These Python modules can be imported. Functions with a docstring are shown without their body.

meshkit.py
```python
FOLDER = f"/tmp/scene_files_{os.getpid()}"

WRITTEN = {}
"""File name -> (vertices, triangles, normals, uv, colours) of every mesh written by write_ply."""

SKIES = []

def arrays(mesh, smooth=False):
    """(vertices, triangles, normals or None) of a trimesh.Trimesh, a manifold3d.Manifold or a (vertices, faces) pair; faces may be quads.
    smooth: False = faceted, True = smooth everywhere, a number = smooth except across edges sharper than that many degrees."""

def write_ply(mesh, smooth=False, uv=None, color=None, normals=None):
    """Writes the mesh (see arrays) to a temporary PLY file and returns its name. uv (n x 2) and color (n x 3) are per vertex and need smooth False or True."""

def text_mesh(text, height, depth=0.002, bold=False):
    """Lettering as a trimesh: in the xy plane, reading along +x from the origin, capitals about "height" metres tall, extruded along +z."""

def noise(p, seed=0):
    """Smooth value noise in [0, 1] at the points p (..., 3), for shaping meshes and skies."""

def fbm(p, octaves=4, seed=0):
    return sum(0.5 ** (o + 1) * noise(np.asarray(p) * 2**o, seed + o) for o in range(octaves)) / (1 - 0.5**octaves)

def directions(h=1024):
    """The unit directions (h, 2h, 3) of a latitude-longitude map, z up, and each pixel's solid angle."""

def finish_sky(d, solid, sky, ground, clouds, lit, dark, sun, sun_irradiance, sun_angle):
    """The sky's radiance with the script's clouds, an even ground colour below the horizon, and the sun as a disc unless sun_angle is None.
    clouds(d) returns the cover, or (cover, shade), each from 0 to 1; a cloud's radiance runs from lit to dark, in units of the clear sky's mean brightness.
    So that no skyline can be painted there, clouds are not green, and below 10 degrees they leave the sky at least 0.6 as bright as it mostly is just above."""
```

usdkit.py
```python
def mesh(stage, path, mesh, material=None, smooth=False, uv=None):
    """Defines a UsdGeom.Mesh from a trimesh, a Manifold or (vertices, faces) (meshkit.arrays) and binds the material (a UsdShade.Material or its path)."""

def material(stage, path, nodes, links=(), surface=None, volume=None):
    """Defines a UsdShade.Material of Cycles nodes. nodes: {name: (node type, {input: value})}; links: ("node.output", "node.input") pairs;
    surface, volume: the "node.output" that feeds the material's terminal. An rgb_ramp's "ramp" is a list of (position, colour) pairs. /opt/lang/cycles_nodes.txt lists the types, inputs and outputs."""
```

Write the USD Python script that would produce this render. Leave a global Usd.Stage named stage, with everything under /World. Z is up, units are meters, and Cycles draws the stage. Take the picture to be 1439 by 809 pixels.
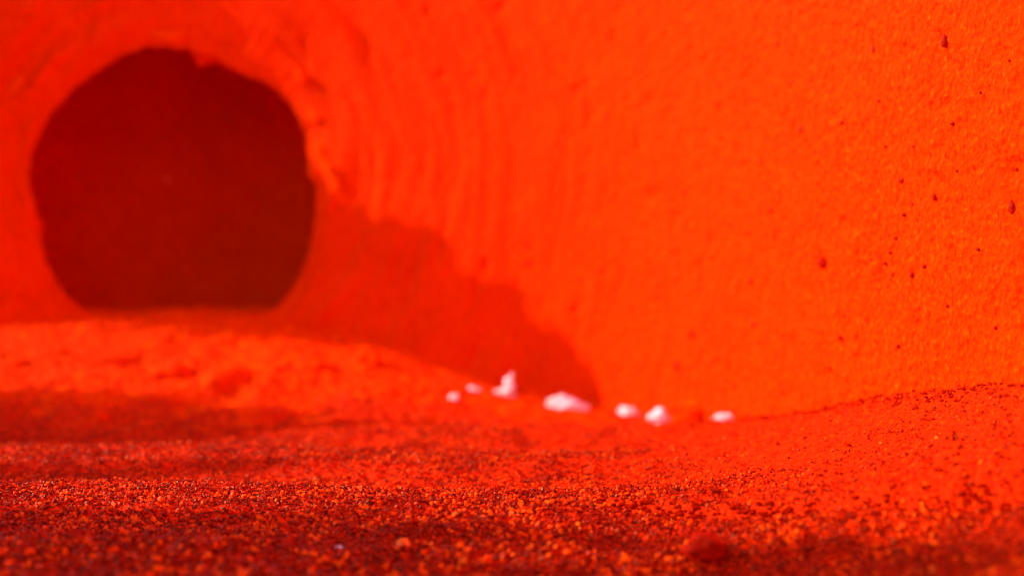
import math
import numpy as np
import trimesh
from scipy.interpolate import PchipInterpolator, CubicSpline
from pxr import Usd, UsdGeom, UsdLux, UsdShade, Gf, Sdf, Vt
import usdkit
from meshkit import noise, fbm

stage = Usd.Stage.CreateInMemory()
UsdGeom.SetStageUpAxis(stage, 'Z')
UsdGeom.SetStageMetersPerUnit(stage, 1.0)
UsdGeom.Xform.Define(stage, '/World')
UsdGeom.Scope.Define(stage, '/World/Looks')

# ------------------------------------------------------------------ camera
TX = 0.36                                     # tangent of half the horizontal angle
cam = UsdGeom.Camera.Define(stage, '/World/camera')
cam.CreateHorizontalApertureAttr(36.0)
cam.CreateVerticalApertureAttr(36.0 * 809 / 1439)
cam.CreateFocalLengthAttr(36.0 / (2 * TX))
cam.CreateClippingRangeAttr((0.02, 500.0))
cam.CreateFStopAttr(5.8)
cam.CreateFocusDistanceAttr(0.53)
cam.AddRotateXOp().Set(90.0)                  # at the origin, level, looking along +y
cam.CreateExposureAttr(1.27)

# ------------------------------------------------------------------ sun and sky
ELEV, AZ = math.radians(28.0), math.radians(6.0)   # low sun from the left, a little from behind the camera
se, ce, sa, ca = math.sin(ELEV), math.cos(ELEV), math.sin(AZ), math.cos(AZ)
S = np.array([-ce * ca, -ce * sa, se])              # towards the sun
sky_mat = usdkit.material(stage, '/World/Looks/sky_light', {
    'sky': ('sky_texture', {'sky_type': 'single_scattering', 'sun_disc': False, 'sun_elevation': ELEV, 'sun_rotation': math.atan2(S[0], S[1])}),
    'bg': ('background_shader', {'strength': 0.15})}, [('sky.color', 'bg.color')], surface='bg.background')
dome = UsdLux.DomeLight.Define(stage, '/World/sky')
UsdShade.MaterialBindingAPI.Apply(dome.GetPrim()).Bind(sky_mat)
dome.GetPrim().SetCustomDataByKey('kind', 'structure')
sun = UsdLux.DistantLight.Define(stage, '/World/sun')
sun.CreateNormalizeAttr(True)
sun.CreateIntensityAttr(0.66)
sun.CreateAngleAttr(0.8)
sun.CreateColorAttr(Gf.Vec3f(1.0, 0.92, 0.80))
q = Gf.Rotation(Gf.Vec3d(0, 0, 1), Gf.Vec3d(*map(float, S))).GetQuat()
sun.AddOrientOp().Set(Gf.Quatf(q))

# ------------------------------------------------------------------ helpers
used = {}


def numbered(parent, name):
    k = used.get((parent, name), 0)
    used[(parent, name)] = k + 1
    return f'{parent}/{name}' + (f'_{k:03d}' if k else '')


def tag(prim, **kw):
    for k, v in kw.items():
        if v:
            prim.SetCustomDataByKey(k, v)
    return prim


def tidy(v, f):
    """Only the vertices that the faces use."""
    ids, inv = np.unique(f, return_inverse=True)
    return v[ids], inv.reshape(f.shape)


def obj(name, mesh, mat, parent='/World', smooth=True):
    return usdkit.mesh(stage, numbered(str(parent), name), mesh, mat, smooth=smooth).GetPrim()


def grid_faces(nr, nc, wrap=False):
    i, j = np.meshgrid(np.arange(nr - 1), np.arange(nc if wrap else nc - 1), indexing='ij')
    j2 = (j + 1) % nc
    a, b, c, d = i * nc + j, i * nc + j2, (i + 1) * nc + j2, (i + 1) * nc + j
    return np.stack([a, b, c, d], -1).reshape(-1, 4)


def sstep(x, a, b):
    t = np.clip((x - a) / (b - a), 0, 1)
    return t * t * (3 - 2 * t)


# ------------------------------------------------------------------ materials
def sand(name, base, light, dark, scale, rough=0.6, spec=0.4, bump=0.6, dist=0.0006, per_object=False):
    nodes = {
        'geo': ('geometry', {}),
        'n1': ('noise_texture', {'scale': scale, 'detail': 3.0, 'roughness': 0.6}),
        'n2': ('noise_texture', {'scale': scale * 0.06, 'detail': 4.0, 'roughness': 0.55}),
        'vor': ('voronoi_texture', {'scale': scale * 0.8, 'feature': 'f1'}),
        'r1': ('rgb_ramp', {'ramp': [(0.0, dark), (0.34, dark), (0.45, base), (0.57, base), (0.70, light), (1.0, light)]}),
        'm2': ('map_range', {'from_min': 0.3, 'from_max': 0.7, 'to_min': 0.9, 'to_max': 1.06}),
        'hs': ('hsv', {}),
        'add': ('math', {'math_type': 'add'}),
        'b': ('bump', {'strength': bump, 'distance': dist}),
        'p': ('principled_bsdf', {'roughness': rough, 'specular_ior_level': spec, 'specular_tint': (1.0, 0.25, 0.03), 'diffuse_roughness': 0.5}),
    }
    links = [('geo.position', 'n1.vector'), ('geo.position', 'n2.vector'), ('geo.position', 'vor.vector'), ('n2.fac', 'm2.value'), ('m2.result', 'hs.value'),
             ('r1.color', 'hs.color'), ('hs.color', 'p.base_color'), ('n1.fac', 'add.value1'), ('vor.distance', 'add.value2'),
             ('add.value', 'b.height'), ('b.normal', 'p.normal')]
    if per_object:
        nodes['info'] = ('object_info', {})
        nodes['r1'][1]['ramp'] = [(0.0, dark), (0.2, dark), (0.45, base), (0.72, base), (0.92, light), (1.0, light)]
        links.append(('info.random', 'r1.fac'))
    else:
        links.append(('n1.fac', 'r1.fac'))
    return usdkit.material(stage, f'/World/Looks/{name}', nodes, links, surface='p.BSDF')


BASE, LIGHT, DARK = (0.80, 0.032, 0.0), (0.86, 0.070, 0.0), (0.62, 0.014, 0.0)
M_bank = sand('bank_earth', BASE, LIGHT, DARK, 400, rough=0.9, spec=0.06, bump=1.0, dist=0.0012)
M_burrow = sand('burrow_earth', BASE, LIGHT, DARK, 300, rough=0.85, spec=0.1, bump=0.4)
M_floor = sand('floor_sand', (0.70, 0.020, 0.0), (0.84, 0.05, 0.0), (0.34, 0.006, 0.0), 480, rough=0.75, spec=0.15, bump=0.9, dist=0.0008)
M_shade_grain = sand('shade_dark_grain', (0.38, 0.007, 0.0), (0.58, 0.016, 0.0), (0.17, 0.0025, 0.0), 900, rough=0.4, spec=0.35, bump=0.3, dist=0.0003, per_object=True)  # dark colour stands in for shade on the front sand
M_painted_glint = sand('painted_glint', (0.92, 0.085, 0.001), (0.95, 0.13, 0.004), (0.86, 0.05, 0.0), 900, rough=0.45, spec=0.25, bump=0.2, dist=0.0003, per_object=True)  # bright colour paints the glints of grain tips in sunlight
M_fleck = sand('pale_earth', (0.88, 0.070, 0.0), (0.90, 0.14, 0.0), (0.80, 0.035, 0.0), 350, rough=0.9, spec=0.06, bump=0.8, dist=0.001)
M_clod = sand('clod_earth', (0.80, 0.036, 0.0), (0.88, 0.10, 0.0), (0.60, 0.014, 0.0), 150, rough=0.9, spec=0.06, bump=0.8, dist=0.001)  # lighter blotches paint smeared bright highlights on the heap
M_grit = sand('dark_grit', (0.38, 0.006, 0.0), (0.46, 0.008, 0.0), (0.28, 0.004, 0.0), 900, rough=0.6, spec=0.3)
M_stone = sand('dark_stone', (0.40, 0.005, 0.0), (0.55, 0.010, 0.0), (0.26, 0.003, 0.0), 700, rough=0.7, spec=0.2)
M_crumb = sand('dark_crumb', (0.34, 0.005, 0.0), (0.42, 0.006, 0.0), (0.26, 0.003, 0.0), 900, rough=0.9, spec=0.05)
M_amber = sand('amber_grain', (0.92, 0.17, 0.02), (0.95, 0.25, 0.04), (0.88, 0.10, 0.01), 300, rough=0.3, spec=0.6)
M_white = usdkit.material(stage, '/World/Looks/pale_quartz', {
    'geo': ('geometry', {}),
    'n': ('noise_texture', {'scale': 260.0, 'detail': 3.0}),
    'r': ('rgb_ramp', {'ramp': [(0.3, (0.84, 0.34, 0.36)), (0.5, (0.87, 0.50, 0.52)), (0.7, (0.90, 0.64, 0.66))]}),
    'b': ('bump', {'strength': 0.4, 'distance': 0.0006}),
    'p': ('principled_bsdf', {'roughness': 0.45, 'specular_ior_level': 0.5, 'subsurface_weight': 0.3, 'subsurface_scale': 0.003})},
    [('geo.position', 'n.vector'), ('n.fac', 'r.fac'), ('r.color', 'p.base_color'), ('n.fac', 'b.height'), ('b.normal', 'p.normal')], surface='p.BSDF')

# ------------------------------------------------------------------ the earth bank's shape
# plan of the bank's foot: runs across behind, then bends round on the right and comes towards the camera
plan = np.array([(-3.0, 1.25), (-1.6, 1.08), (-0.8, 0.99), (-0.45, 0.955), (-0.24, 0.95), (-0.12, 0.945), (-0.03, 0.93), (0.04, 0.895), (0.09, 0.835), (0.128, 0.74), (0.156, 0.62),
                 (0.178, 0.50), (0.196, 0.38), (0.21, 0.25), (0.23, 0.0), (0.27, -0.5), (0.36, -1.4), (0.6, -3.0)])
tt = np.r_[0, np.cumsum(np.linalg.norm(np.diff(plan, axis=0), axis=1))]
fine = np.linspace(0, tt[-1], 6000)
cx, cy = PchipInterpolator(tt, plan[:, 0])(fine), PchipInterpolator(tt, plan[:, 1])(fine)
kern = np.exp(-0.5 * (np.arange(-40, 41) / 16) ** 2)
kern /= kern.sum()
cx, cy = (np.convolve(np.pad(c, 40, mode='reflect', reflect_type='odd'), kern, 'valid') for c in (cx, cy))
arc = np.r_[0, np.cumsum(np.hypot(np.diff(cx), np.diff(cy)))]
HX, HZ = -0.2360, 0.0748                       # centre of the burrow mouth
arc -= np.interp(HX, cx[:3000], arc[:3000])


def plan_at(u):
    x, y = np.interp(u, arc, cx), np.interp(u, arc, cy)
    e = 0.004
    dx, dy = np.interp(u + e, arc, cx) - np.interp(u - e, arc, cx), np.interp(u + e, arc, cy) - np.interp(u - e, arc, cy)
    n = np.hypot(dx, dy)
    return x, y, dy / n, -dx / n               # point and the normal out of the bank, towards the open


mouth = np.array([(38, 230), (45, 300), (53, 340), (69, 382), (86, 410), (110, 434), (168, 446), (250, 448), (322, 444), (378, 435), (409, 406), (428, 365), (437, 320), (441, 270), (431, 222), (428, 190), (405, 150), (380, 122),
                  (330, 98), (288, 77), (240, 66), (190, 69), (140, 95), (98, 125), (64, 165)], float)
mx, mz = (mouth[:, 0] - 238) * 0.00049, -(mouth[:, 1] - 252) * 0.00049
ma, mr = np.arctan2(mz, mx), np.hypot(mx, mz)
o = np.argsort(ma)
ma, mr = ma[o], mr[o]
rim_spline = CubicSpline(np.r_[ma, ma[0] + 2 * np.pi], np.r_[mr, mr[0]], bc_type='periodic')


def rim(th):
    return rim_spline(th) + 0.0035 * (fbm(np.stack([6 * np.cos(th), 6 * np.sin(th), 0 * th], -1) + 9, 4, 5) - 0.5) + 0.0030 * (fbm(np.stack([30 * np.cos(th), 30 * np.sin(th), 0 * th], -1) + 9, 3, 6) - 0.5)


def bank_points(d, th, ring=None):
    """Points of the bank face at distance d from the rim of the mouth in direction th, measured along the face."""
    r = rim(th) + d
    u, z = r * np.cos(th), HZ + r * np.sin(th)
    x, y, nx, ny = plan_at(u)
    near = np.exp(-np.maximum(d, 0) / 0.055)
    off = -0.032 * near                                                     # the mouth is funnelled
    wob = fbm(np.stack([u * 9, z * 9, 0 * u], -1) + 3, 3, 11) - 0.5
    off = off + 0.012 * wob * sstep(d, 0.0, 0.15) * (1 - 0.9 * sstep(u, 0.12, 0.35))
    # scraped grooves ringed about the mouth, dying out away from it
    ringed = fbm(np.stack([r * 62 + 2.5 * wob, 1.5 * np.cos(th), 1.5 * np.sin(th)], -1) + 20, 2, 21) - 0.5
    off = off + 0.0135 * ringed * np.exp(-np.maximum(d - 0.05, 0) / 0.11) * sstep(d, -0.001, 0.012)
    ringed2 = fbm(np.stack([r * 190, 3.2 * np.cos(th), 3.2 * np.sin(th)], -1) + 50, 2, 23) - 0.5
    off = off + 0.0038 * ringed2 * np.exp(-np.maximum(d - 0.05, 0) / 0.16) * sstep(d, -0.001, 0.01)
    q = np.stack([u, z * 0.75, 0 * u], -1)
    off = off + 0.0022 * sstep(d, 0.05, 0.3) * (fbm(q * 150, 3, 31) - 0.5) + 0.0012 * sstep(d, 0.05, 0.35) * (fbm(q * np.array([1, 0.6, 1]) * 230, 2, 33) - 0.5) + 0.0017 * sstep(d, 0.0, 0.35) * (noise(q * 430, 37) - 0.5)
    hollow = noise(q * 95 + 7, 41)
    off = off - 0.002 * sstep(hollow, 0.80, 0.95)
    top = np.maximum(z - 0.46, 0)
    off = off - np.where(z > 0.46, 1.6 * top ** 2 + 0.15 * top, 0)          # rounds back above the picture
    return np.stack([x + nx * off, y + ny * off, np.where(z > 0.46, 0.46 + top * 0.5, z)], -1)


th = []
for a, b, n in ((-180, -60, 330), (-60, -18, 230), (-18, 14, 330), (14, 60, 230), (60, 180, 330)):
    th.append(np.radians(np.linspace(a, b, n, endpoint=False)))
th = np.concatenate(th)
dd = np.r_[np.linspace(0, 0.2, 190, endpoint=False), np.linspace(0.2, 0.72, 330, endpoint=False), 0.72 + 1.6 * np.linspace(0, 1, 45) ** 2]
D, T = np.meshgrid(dd, th, indexing='ij')
P = bank_points(D, T)
keep_floor = P[..., 2]
bank = UsdGeom.Xform.Define(stage, '/World/earth_bank').GetPrim()
used[('/World', 'earth_bank')] = 1
tag(bank, kind='structure', label='red earth bank with a round burrow mouth, bending round to the right', category='bank')
f = grid_faces(len(dd), len(th), wrap=True)
low = (P[..., 2].reshape(-1)[f] < -0.30).all(1)
f = f[~low]
obj('bank_face', tidy(P.reshape(-1, 3), f[:, ::-1]), M_bank, '/World/earth_bank')

# the burrow behind the mouth: a blind tunnel
ring0 = P[0]
ctr = np.array([HX, 0, HZ])
rows = []
for k, t in enumerate(np.linspace(0, 1, 70)):
    depth = 0.18 * t
    shrink = (1.0 + 0.30 * min(1.0, t / 0.22)) if t < 0.6 else 1.30 * math.sqrt(max(1e-6, 1 - ((t - 0.6) / 0.4) ** 2))
    c = ctr + np.array([-0.25 * depth, 0, 0.08 * depth])
    p = ring0.copy()
    p[:, 0] = c[0] + (ring0[:, 0] - HX) * shrink
    p[:, 2] = c[2] + (ring0[:, 2] - HZ) * shrink
    p[:, 1] = ring0[:, 1] * (1 - sstep(t, 0, 0.2)) + ring0[:, 1].mean() * sstep(t, 0, 0.2) + depth
    w = (fbm(np.stack([p[:, 0] * 28, p[:, 1] * 28, p[:, 2] * 28], -1), 3, 61) - 0.5) * 0.045 * sstep(t, 0.0, 0.1) * shrink
    p[:, 0] += w * np.cos(th)
    p[:, 2] += w * np.sin(th)
    rows.append(p)
rows = np.array(rows)
obj('burrow', (rows.reshape(-1, 3), grid_faces(len(rows), len(th), wrap=True)), M_burrow, '/World/earth_bank')


# ------------------------------------------------------------------ the sandy ground
def wall_gap(x, y):
    """About how far a ground point lies in front of the bank's foot."""
    m = (cx > -0.6) & (cx < 0.3) & (cy > -0.2)
    px, py = cx[m][::6], cy[m][::6]
    x, y = np.broadcast_arrays(x, y)
    from scipy.spatial import cKDTree
    d, _ = cKDTree(np.stack([px, py], -1)).query(np.stack([x.ravel(), y.ravel()], -1))
    return d.reshape(x.shape)


def ground_base(x, y):
    x, y = np.asarray(x, float), np.asarray(y, float)
    z = np.full(x.shape, -0.0785)
    # sand banked up against the foot of the right-hand wall
    g = wall_gap(x, y)
    z = z + 0.047 * np.exp(-g / 0.060) * sstep(0.86 - y, 0.0, 0.40) * sstep(x, 0.0, 0.12)
    # spoil heap spilling out of the mouth
    across = np.exp(-np.abs((x + 0.25) / 0.235) ** 4)
    wob = 0.03 * (fbm(np.stack([x * 14, y * 6, 0 * x], -1), 3, 71) - 0.5)
    yy = y + wob
    z = z + across * (0.030 * sstep(yy, 0.765, 0.86) + 0.032 * sstep(yy, 0.86, 1.02))
    # long low undulations that run across the view
    yl = y + 0.10 * (fbm(np.stack([x * 4.0, y * 1.5, 0 * x], -1) + 4, 2, 73) - 0.5)
    amp = sstep(y, 0.2, 0.45) * (1 - sstep(y, 0.74, 0.84))
    z = z + 0.0035 * amp * (1 - 0.9 * sstep(x, 0.03, 0.11)) * np.sin(yl * 2 * np.pi / 0.125 + 1.2)
    # a small step near the camera
    ys = y + 0.012 * (fbm(np.stack([x * 9, 0 * x, 0 * x], -1) + 14, 3, 75) - 0.5)
    z = z - 0.008 * (1 - sstep(ys, 0.415, 0.445))
    return z


def crack_line(x):
    return np.interp(x, [0.0, 0.0354, 0.0446, 0.0581, 0.0886, 0.1182, 0.1432, 0.1534, 0.2], [0.53, 0.5034, 0.4937, 0.483, 0.4652, 0.4453, 0.4334, 0.4266, 0.40])


def ground(x, y):
    z = ground_base(x, y)
    q = np.stack([x, y, 0 * x], -1)
    talus = np.exp(-np.abs((x + 0.25) / 0.25) ** 4) * sstep(y, 0.76, 0.84)
    cl = y - crack_line(x) + 0.003 * (fbm(np.stack([x * 40, 0 * x, 0 * x], -1) + 24, 3, 77) - 0.5)
    z = z - (0.0065 * np.exp(-(cl / 0.0034) ** 2) + 0.0035 * (1 - sstep(cl, -0.006, 0.0))) * sstep(x, 0.01, 0.06)
    z = z + 0.0085 * talus * (fbm(q * 34 + 2, 3, 81) - 0.5)
    calm = 1 - 0.75 * sstep(x, 0.02, 0.10)
    z = z + 0.0032 * calm * (fbm(q * 70, 3, 83) - 0.5) + 0.0024 * (noise(q * 260, 85) - 0.5) + 0.0012 * (noise(q * 620, 87) - 0.5)
    return z


def patch(xs, ys, height):
    Y, X = np.meshgrid(ys, xs, indexing='ij')
    return np.stack([X, Y, height(X, Y)], -1)


# near sheet in rows that widen with distance, then the plain running on to the horizon
yy = np.r_[np.linspace(0.05, 0.30, 60, endpoint=False), np.linspace(0.30, 1.05, 560, endpoint=False), np.linspace(1.05, 1.75, 60)]
xx = np.r_[np.linspace(-0.62, -0.40, 80, endpoint=False), np.linspace(-0.40, 0.32, 560)]
G = patch(xx, yy, ground)
obj_ground = UsdGeom.Xform.Define(stage, '/World/ground').GetPrim()
used[('/World', 'ground')] = 1
tag(obj_ground, kind='structure', label='rippled red sand ground in front of the bank', category='ground')
gf = grid_faces(len(yy), len(xx))
fc = G.reshape(-1, 3)[gf].mean(1)
heap = (fc[:, 1] + 0.05 * (fbm(fc * 22, 3, 79) - 0.5) > 0.80 + 0.10 * (noise(fc * 60, 80) - 0.5)) & (fc[:, 0] < 0.12)
obj('spoil_heap', tidy(G.reshape(-1, 3), gf[heap]), M_clod, '/World/ground')
obj('sand_surface', tidy(G.reshape(-1, 3), gf[~heap]), M_floor, '/World/ground')
far = []
b = [xx[0], xx[-1], yy[0], yy[-1]]
ringx, ringy = G[[0, -1]], G[:, [0, -1]]
edge = np.concatenate([G[0, :], G[1:, -1], G[-1, -2::-1], G[-2:0:-1, 0]])
mid = np.array([(b[0] + b[1]) / 2, (b[2] + b[3]) / 2, 0])
rings = [edge]
for k, s in enumerate((1.3, 2.0, 4.0, 12.0, 60.0, 400.0)):
    e2 = mid + (edge - mid) * np.array([s, s, 0])
    e2[:, 2] = edge[:, 2] * (0.6 if k == 0 else 0) - 0.0785 * (0.4 if k == 0 else 1) - 0.004
    rings.append(e2)
rings = np.array(rings)
obj('sand_plain', (rings.reshape(-1, 3), grid_faces(len(rings), len(edge), wrap=True)[:, ::-1]), M_floor, '/World/ground')

# ------------------------------------------------------------------ added unseen ridge on the left, its crest shaped to throw shade on the sand
# crest height as the sun sees it, along the direction across the sunlight (about the depth y)
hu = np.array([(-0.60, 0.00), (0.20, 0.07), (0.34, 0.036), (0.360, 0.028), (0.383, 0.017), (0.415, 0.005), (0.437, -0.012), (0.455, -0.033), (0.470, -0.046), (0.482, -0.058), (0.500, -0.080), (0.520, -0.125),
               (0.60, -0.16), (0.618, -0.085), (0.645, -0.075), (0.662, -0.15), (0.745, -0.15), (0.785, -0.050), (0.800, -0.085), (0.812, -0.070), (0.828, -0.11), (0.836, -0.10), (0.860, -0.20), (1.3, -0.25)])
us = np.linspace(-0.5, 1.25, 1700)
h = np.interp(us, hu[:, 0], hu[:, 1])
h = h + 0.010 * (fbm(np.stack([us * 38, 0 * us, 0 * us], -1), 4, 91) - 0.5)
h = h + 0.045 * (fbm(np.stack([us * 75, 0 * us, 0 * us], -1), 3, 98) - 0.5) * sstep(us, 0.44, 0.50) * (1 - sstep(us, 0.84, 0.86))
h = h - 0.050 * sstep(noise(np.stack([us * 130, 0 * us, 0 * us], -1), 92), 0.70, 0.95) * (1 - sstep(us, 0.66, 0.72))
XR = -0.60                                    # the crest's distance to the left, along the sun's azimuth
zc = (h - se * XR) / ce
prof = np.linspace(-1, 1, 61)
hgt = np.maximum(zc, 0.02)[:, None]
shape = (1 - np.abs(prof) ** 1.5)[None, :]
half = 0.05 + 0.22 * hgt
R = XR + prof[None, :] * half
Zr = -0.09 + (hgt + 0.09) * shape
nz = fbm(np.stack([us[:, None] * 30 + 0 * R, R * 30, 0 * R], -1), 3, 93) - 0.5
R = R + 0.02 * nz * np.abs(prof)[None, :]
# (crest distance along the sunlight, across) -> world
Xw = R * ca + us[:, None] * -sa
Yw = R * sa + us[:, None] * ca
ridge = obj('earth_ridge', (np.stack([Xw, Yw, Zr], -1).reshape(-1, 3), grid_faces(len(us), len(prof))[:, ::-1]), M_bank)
tag(ridge, kind='structure', label='uneven red earth ridge added out of view at left to shade the sand', category='ridge')


# added unseen lump of earth, outline cut to cast the shadow beside the mouth
import manifold3d as mf
ledge2 = np.array([(1.20, 0.066), (1.006, 0.064), (0.999, 0.055), (0.990, 0.050), (0.982, 0.040), (0.976, 0.047), (0.969, 0.043), (0.959, 0.049), (0.949, 0.047), (0.943, 0.053), (0.9355, 0.054), (0.934, 0.012), (0.930, 0.018),
                   (0.927, 0.033), (0.920, 0.037), (0.911, 0.049), (0.908, 0.034), (0.898, 0.038), (0.886, 0.029), (0.876, 0.021), (0.869, 0.011), (0.870, 0.003), (0.893, -0.003), (0.923, -0.018), (0.936, -0.024), (0.952, -0.038), (0.962, -0.090), (0.975, -0.070), (0.990, -0.110), (1.01, -0.085), (1.04, -0.125), (1.20, -0.130)])
ledge2[:, 0] = np.where(ledge2[:, 0] > 0.95, 0.95 + (ledge2[:, 0] - 0.95) * 0.7, ledge2[:, 0])
cs = mf.CrossSection([ledge2[::-1]])
if cs.area() <= 1e-9:
    cs = mf.CrossSection([ledge2])
solid = mf.Manifold.extrude(cs, 0.09, 6).refine_to_length(0.003)
lm = solid.to_mesh()
lv = np.array(lm.vert_properties[:, :3], float)
tz = lv[:, 2] / 0.09 * 2 - 1
cen = np.array([1.0, 0.0])
sq = (1 - 0.22 * np.abs(tz) ** 3)[:, None]
lv[:, :2] = cen + (lv[:, :2] - cen) * sq
wobble = np.stack([fbm(lv * 45 + 5 * k, 3, 97 + k) - 0.5 for k in range(3)], -1)
lv += wobble * np.array([0.006, 0.006, 0.03]) + np.stack([fbm(lv * np.array([190, 25, 14]) + 5 * k, 3, 197 + k) - 0.5 for k in range(3)], -1) * np.array([0.002, 0.024, 0.006])
RL = -0.42 + (lv[:, 2] - 0.045)
A = np.stack([ca * RL * ce, sa * RL * ce, -se * RL], -1) / ce * 1.0      # along the sunlight
V_up = np.array([se * ca, se * sa, ce])
U_ax = np.array([-sa, ca, 0.0])
W = lv[:, :1] * U_ax + lv[:, 1:2] * V_up + A * ce
ledge = obj('rock_ledge', (W, lm.tri_verts), M_bank, smooth=40)
tag(ledge, kind='structure', label='lump of red earth added out of view left of the mouth to cast the shadow on its right', category='ledge')


# ------------------------------------------------------------------ finding the spot that a look through the lens meets
def spot(px, py, on=None):
    dx, dz = (px - 719.5) / 719.5 * TX, -(py - 404.5) / 719.5 * TX
    t = np.linspace(0.25, 1.1, 3500)
    x, y, z = dx * t, t, dz * t
    wy = np.interp(x, cx[:4200], cy[:4200])
    # behind the plan curve? use signed distance by nearest plan point
    from scipy.spatial import cKDTree
    m = (cx > -0.7) & (cy > 0.0)
    tr = cKDTree(np.stack([cx[m], cy[m]], -1))
    _, i = tr.query(np.stack([x, y], -1))
    u = arc[m][i]
    pxx, pyy, nx, ny = plan_at(u)
    behind = (x - pxx) * nx + (y - pyy) * ny < 0
    below = z < ground_base(x, y)
    hit = {'ground': below, 'bank': behind}.get(on, behind | below)
    k = int(np.argmax(hit))
    return np.array([x[k], y[k], z[k]]), np.array([nx[k], ny[k], 0.0]), t[k]


def lump(seed, size, rough=0.35, sub=2, flat=1.0, angular=False, fq=1.6):
    rng = np.random.default_rng(seed)
    if angular:
        pts = rng.normal(size=(16, 3))
        pts /= np.linalg.norm(pts, axis=1, keepdims=True)
        m = trimesh.convex.convex_hull(pts * rng.uniform(0.75, 1.0, (16, 1)))
    else:
        m = trimesh.creation.icosphere(sub, 1.0)
        v = np.array(m.vertices)
        v *= (1 + rough * 2 * (fbm(v * fq + seed * 3.1, 3, seed) - 0.5))[:, None]
        m = trimesh.Trimesh(v, m.faces, process=False)
    v = np.array(m.vertices) * np.asarray(size) * [1, 1, flat]
    return trimesh.Trimesh(v, m.faces, process=False)


def thing(name, px, py, w, hgt, mat, seed, label, cat, group=None, sink=0.3, angular=False, rough=0.35, tilt=0.0, on=None, depth=None, lift=0.0, extra=None):
    p, n, t = spot(px, py, on)
    s = 0.0005 * t
    m = lump(seed, (w * s / 2, (depth or w) * s / 2, hgt * s / 2), rough, 4 if mat is M_white else 3, 1.0, angular, 2.4 if mat is M_white else 1.6)
    m.apply_transform(trimesh.transformations.rotation_matrix(tilt, [0, 1, 0]))
    if extra is not None:
        e = lump(seed + 50, (extra[2] * s / 2, extra[2] * s / 2, extra[3] * s / 2), rough, 3, 1.0, angular)
        e.apply_translation([extra[0] * s, 0, extra[1] * s])
        import manifold3d as mf
        ms = [mf.Manifold(mf.Mesh(np.asarray(k.vertices, np.float32), np.asarray(k.faces, np.uint32))) for k in (m, e)]
        u = (ms[0] + ms[1]).to_mesh()
        m = trimesh.Trimesh(u.vert_properties[:, :3], u.tri_verts, process=False)
    m.apply_translation(p + [0, 0, hgt * s * (0.5 - sink) + lift * s])
    pr = obj(name, m, mat, '/World', smooth=30 if angular else True)
    return tag(pr, label=label, category=cat, group=group)


# ------------------------------------------------------------------ pale chips along the foot of the bank
CH = 'pale chips along the foot of the bank'
thing('quartz_chip', 638, 562, 12, 11, M_white, 3, 'tiny pale pink chip at the left end of the chip row', 'chip', CH, rough=0.75, sink=0.2)
thing('quartz_chip', 664, 550, 20, 12, M_white, 4, 'faint pinkish sliver of quartz just left of the upright chip', 'chip', CH, rough=0.75, sink=0.5)
thing('quartz_chip', 708, 556, 31, 15, M_white, 5, 'pale chip with a small upright spike at its right end', 'chip', CH, rough=0.75, sink=0.36, extra=(9, 15, 13, 24))
thing('quartz_chip', 797, 574, 53, 23, M_white, 6, 'longest pale pink chip, lying flat at the foot of the bank', 'chip', CH, rough=0.75, sink=0.36, tilt=0.12, depth=30)
thing('quartz_chip', 886, 583, 29, 17, M_white, 7, 'oval white chip just left of the brightest chip', 'chip', CH, rough=0.75, sink=0.36, tilt=0.2)
thing('quartz_chip', 925, 592, 26, 26, M_white, 8, 'brightest white chip with a pointed lower right corner', 'chip', CH, rough=0.75, sink=0.36, tilt=0.5)
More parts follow.
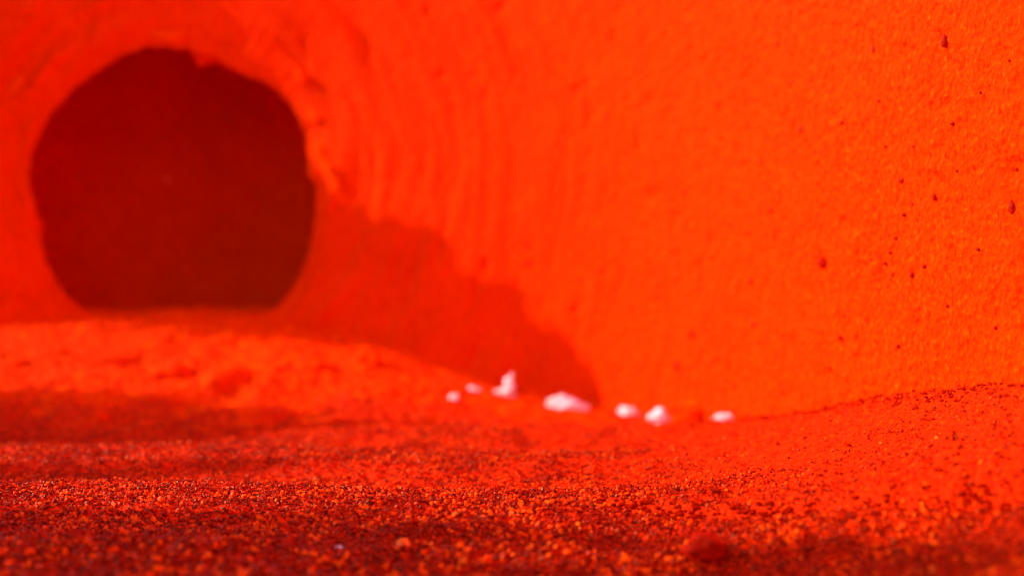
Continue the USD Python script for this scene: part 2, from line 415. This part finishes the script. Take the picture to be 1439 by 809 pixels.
thing('quartz_chip', 1019, 589, 24, 11, M_white, 9, 'small flat pale chip at the right end of the row', 'chip', CH, rough=0.75, sink=0.3)
thing('quartz_chip', 479, 772, 16, 8, M_white, 10, 'small mauve pink chip among the dark grains at front', 'chip', None, rough=0.75, sink=0.2)
thing('amber_grain', 566, 770, 20, 18, M_amber, 12, 'shiny amber orange grain in the dark sand at front', 'grain', None, sink=0.2)
thing('earth_clod', 972, 588, 60, 42, M_clod, 13, 'low dull red lump between the brightest chip and the small flat chip', 'clod', None, sink=0.35)

# ------------------------------------------------------------------ clods on the spoil heap below the mouth
CL = 'clods on the spoil heap below the burrow mouth'
thing('earth_clod', 318, 535, 74, 62, M_clod, 14, 'largest round clod on the heap, below the middle of the mouth', 'clod', CL, sink=0.62, rough=0.4)
thing('earth_clod', 240, 520, 60, 30, M_clod, 15, 'low clod left of the largest round clod, beside a dark hollow', 'clod', CL, sink=0.66, rough=0.5)
thing('earth_clod', 396, 520, 34, 34, M_clod, 16, 'small clod just right of the largest round clod', 'clod', CL, sink=0.62, rough=0.5)
thing('earth_clod', 512, 512, 50, 40, M_clod, 17, 'pointed bright clod at the right end of the heap', 'clod', CL, sink=0.62, rough=0.6, tilt=-0.5)
thing('earth_clod', 440, 512, 56, 26, M_clod, 18, 'flat clod between the small clod and the pointed clod', 'clod', CL, sink=0.66, rough=0.5)
thing('earth_clod', 82, 500, 42, 36, M_clod, 19, 'clod at the left side of the heap under the mouth', 'clod', CL, sink=0.62, rough=0.5)
thing('earth_clod', 160, 505, 64, 24, M_clod, 20, 'long flat clod below the left part of the mouth', 'clod', CL, sink=0.66, rough=0.5)
thing('earth_clod', 22, 512, 40, 30, M_clod, 21, 'clod at the far left edge of the heap', 'clod', CL, sink=0.66, rough=0.5)
thing('earth_clod', 140, 588, 22, 16, M_clod, 22, 'little clod on the dark sand in front of the heap', 'clod', None, sink=0.3, rough=0.5)

# ------------------------------------------------------------------ dark stones on the sand
thing('dark_stone', 990, 770, 54, 44, M_stone, 23, 'dark red stone at the front edge of the lit sand', 'stone', None, sink=0.45, rough=0.5)
ST = 'small dark stones on the sand at right'
for k, (px, py, w, lab) in enumerate([
        (1353, 691, 10, 'small dark stone by the front step, nearest the right edge'),
        (1226, 652, 9, 'small dark stone in the lit sand, middle of three'),
        (1264, 641, 8, 'small dark stone just right of the middle one'),
        (1108, 672, 8, 'small dark stone above the front step, left of the others'),
        (1281, 700, 7, 'tiny dark stone lying close above the front step'),
        (1286, 572, 9, 'small dark stone at the foot of the right-hand bank')]):
    thing('dark_stone', px, py + 2, w, w * 0.8, M_grit, 30 + k, lab, 'stone', ST, sink=0.3, rough=0.4)

# ------------------------------------------------------------------ dark grit stuck in the bank
grit = [(1330, 58, 9, 20), (1230, 70, 6, 12), (1093, 62, 6, 8), (1071, 66, 4, 4), (1048, 82, 6, 6), (1116, 116, 5, 5), (1235, 142, 6, 6), (1127, 182, 7, 10), (1342, 174, 7, 6), (1185, 172, 6, 7),
        (1269, 254, 10, 8), (1220, 185, 5, 5), (1106, 203, 4, 4), (1118, 213, 4, 4), (1070, 226, 5, 6), (1163, 241, 4, 4), (1282, 287, 5, 5), (1273, 302, 6, 6), (1314, 277, 5, 10), (1415, 291, 9, 20),
        (1160, 369, 15, 17), (1084, 295, 7, 8), (1034, 280, 4, 4), (1027, 315, 5, 5), (1260, 334, 7, 7), (1253, 355, 6, 5), (1243, 370, 9, 6), (1282, 386, 7, 9), (1301, 374, 6, 6), (1254, 386, 6, 7),
        (1225, 365, 5, 5), (1055, 396, 7, 11), (1183, 474, 8, 9), (1187, 443, 5, 6), (1057, 455, 6, 8), (970, 470, 6, 10), (1164, 517, 6, 5), (1031, 544, 6, 6), (960, 272, 5, 6), (990, 262, 4, 4),
        (845, 380, 5, 8), (1246, 206, 5, 5), (1288, 206, 4, 5), (740, 345, 7, 9), (1418, 85, 7, 5), (1420, 238, 6, 6), (1374, 350, 5, 5), (1102, 398, 4, 6), (992, 463, 5, 5), (1263, 486, 6, 6),
        (952, 515, 9, 16), (1345, 240, 4, 6), (1206, 36, 4, 5), (1380, 130, 4, 4), (1010, 120, 4, 4), (1150, 300, 4, 4), (1330, 430, 5, 6), (1395, 460, 5, 6)]
lab_done = {(1330, 58): 'long dark speck near the top right of the bank', (1160, 369): 'broad dull red pock of grit'}
for k, (px, py, w, hh) in enumerate(grit):
    p, n, t = spot(px, py, 'bank')
    s = 0.0005 * t
    m = lump(100 + k, (w * s * 0.55, w * s * 0.55, hh * s * 0.5), 0.4, 1)
    # out to the real, uneven face
    u = float(arc[np.argmin((cx - p[0]) ** 2 + (cy - p[1]) ** 2)])
    dz = p[2] - HZ
    ang = np.array([math.atan2(dz, u)])
    rr = math.hypot(u, dz)
    q3 = bank_points(np.array([rr]) - rim(ang), ang)[0]
    m.apply_translation(q3 + n * 0.0004)
    pr = obj('grit', m, M_grit if (px, py) != (1160, 369) else M_stone, '/World/earth_bank')
    tag(pr, label=lab_done.get((px, py)))

# bright flakes of earth that stand out of the rim of the mouth
for k, (px, py, w, hh, tl) in enumerate([(449, 222, 15, 50, 0.35), (466, 250, 12, 46, 0.45), (438, 165, 14, 26, 0.5), (229, 47, 46, 9, 0.0), (432, 240, 8, 26, 0.2), (420, 108, 10, 22, 0.5), (20, 118, 12, 30, -0.7)]):
    u, z = (px - 719.5) * 0.0005 * 0.97 - HX, -(py - 404.5) * 0.0005 * 0.97
    ang = np.array([math.atan2(z - HZ, u)])
    q3 = bank_points(np.array([math.hypot(u, z - HZ)]) - rim(ang), ang)[0]
    s = 0.0005 * q3[1]
    m = lump(200 + k, (w * s / 2, 0.004, hh * s / 2), 0.6, 3)
    m.apply_transform(trimesh.transformations.rotation_matrix(-tl, [0, 1, 0]))
    m.apply_translation(q3 + [0, 0.0005, 0])
    obj('earth_flake', m, M_fleck, '/World/earth_bank')

# ------------------------------------------------------------------ dark crumbs fallen along the foot of the right-hand bank
rc = np.random.default_rng(17)
parts, nv = [], 0
allv, allf = [], []
for k in range(1000):
    yq = rc.uniform(0.42, 0.87)
    xq = float(np.interp(yq, cy[::-1][:5200], cx[::-1][:5200])) - abs(rc.normal(0, 0.006)) - 0.001 - (rc.uniform(0, 0.05) if rc.random() < 0.08 else 0)
    r_ = 0.00085 * yq * math.exp(np.clip(rc.normal(0, 0.35), -0.7, 0.6))
    m = lump(500 + k % 12, (1.2 * r_, 0.9 * r_, 0.8 * r_), 0.45, 1)
    zq = float(ground(np.array([xq]), np.array([yq]))[0])
    allv.append(np.array(m.vertices) + [xq, yq, zq + 0.4 * r_])
    allf.append(np.array(m.faces) + nv)
    nv += len(m.vertices)
for k in range(900):  # dark crumbs here draw the thin shadow line across the sand
    xq = rc.uniform(0.035, 0.165)
    yq = float(crack_line(xq)) + rc.normal(0, 0.0018)
    r_ = 0.0007 * (1 - 2.0 * max(0, xq - 0.05)) * math.exp(np.clip(rc.normal(0, 0.3), -0.6, 0.5))
    m = lump(500 + k % 12, (1.3 * r_, 0.9 * r_, 0.7 * r_), 0.45, 1)
    zq = float(ground(np.array([xq]), np.array([yq]))[0])
    allv.append(np.array(m.vertices) + [xq, yq, zq + 0.3 * r_])
    allf.append(np.array(m.faces) + nv)
    nv += len(m.vertices)
cr = obj('dark_crumbs', (np.vstack(allv), np.vstack(allf)), M_crumb)
tag(cr, kind='stuff', label='dark red crumbs strewn along the foot of the right-hand bank and drawn as a shadow line along a crack in the sand', category='crumbs')

# ------------------------------------------------------------------ loose sand grains
rng = np.random.default_rng(7)
N = 560000
yv = np.sqrt(rng.uniform(0.32 ** 2, 0.93 ** 2, N))
xv = rng.uniform(-0.40, 0.40, N) * np.maximum(yv, 0.0)
keep = (wall_gap(xv, yv) > 0.004) & (yv < np.interp(xv, cx[:4200], cy[:4200]) + 1.0)
inside = np.interp(yv, cy[::-1][:5200], cx[::-1][:5200])        # right wall's x at this depth
keep &= xv < inside
ck = yv - crack_line(xv)
keep &= ~((np.abs(ck) < 0.0035) & (xv > 0.03) & (rng.uniform(0, 1, N) < 0.8))
keep &= ~((xv < 0.06) & (rng.uniform(0, 1, N) < 0.95 * sstep(yv, 0.72, 0.86)))
keep &= ~(rng.uniform(0, 1, N) < 0.78 * sstep(xv, 0.02, 0.12) * sstep(yv - crack_line(xv), -0.01, 0.01))
clump = 0.45 * fbm(np.stack([xv * 45, yv * 45, 0 * xv], -1), 3, 95) + 0.55 * fbm(np.stack([xv * 5, yv * 42, 0 * xv], -1), 3, 94)
keep &= rng.uniform(0, 1, N) < np.maximum(sstep(clump, 0.36, 0.54) * 0.65 + 0.35 - 0.2 * sstep(xv, 0.04, 0.1), 1 - sstep(yv, 0.46, 0.56)) * (1 - 0.35 * sstep(yv, 0.60, 0.78))  # dark grains packed full in front to deepen the painted shade
xv, yv = xv[keep], yv[keep]
rad = 0.00036 * np.exp(rng.normal(0, 0.42, len(xv))).clip(0.5, 2.1) * (1 - 0.25 * sstep(xv, 0.02, 0.12)) * (1 + 0.75 * (1 - sstep(yv, 0.38, 0.60)))
zv = ground(xv, yv) + rad * rng.uniform(-0.1, 0.9, len(xv))


def scatter(name, label, mat, x, y, z, r, first):
    pi = UsdGeom.PointInstancer.Define(stage, '/World/' + name)
    tag(pi.GetPrim(), kind='stuff', label=label, category='sand')
    protos = []
    for k in range(5):
        m = lump(first + k, (1.15, 0.95, 0.8), 0.35, 1, angular=True)
        pm = usdkit.mesh(stage, f'/World/{name}/grain_{k + 1:03d}', m, mat, smooth=35)
        protos.append(pm.GetPath())
    n = len(x)
    pi.CreatePrototypesRel().SetTargets(protos)
    pi.CreateProtoIndicesAttr(Vt.IntArray.FromNumpy(rng.integers(0, 5, n).astype(np.int32)))
    pi.CreatePositionsAttr(Vt.Vec3fArray.FromNumpy(np.stack([x, y, z], -1).astype(np.float32)))
    pi.CreateScalesAttr(Vt.Vec3fArray.FromNumpy(np.repeat(r[:, None], 3, 1).astype(np.float32)))
    qq = rng.normal(size=(n, 4))
    qq /= np.linalg.norm(qq, axis=1, keepdims=True)
    pi.CreateOrientationsAttr(Vt.QuathArray([Gf.Quath(*q4) for q4 in qq.tolist()]))


pale = rng.uniform(0, 1, len(xv)) < 0.085 * np.where(yv < 0.48, 0.65, 1.3) * sstep(fbm(np.stack([xv * 60, yv * 60, 0 * xv], -1), 2, 96), 0.30, 0.62) * 1.6
scatter('sand_grains', 'loose coarse red sand grains over the ground, coloured dark to paint in the shade at the front', M_shade_grain, xv[~pale], yv[~pale], zv[~pale], rad[~pale], 300)
scatter('pale_sand_grains', 'sand grains coloured bright orange to paint sunlit glints among the dark ones', M_painted_glint, xv[pale], yv[pale], zv[pale] + 0.5 * rad[pale], rad[pale] * (1.15 + 0.15 * (1 - sstep(yv[pale], 0.40, 0.52))), 310)
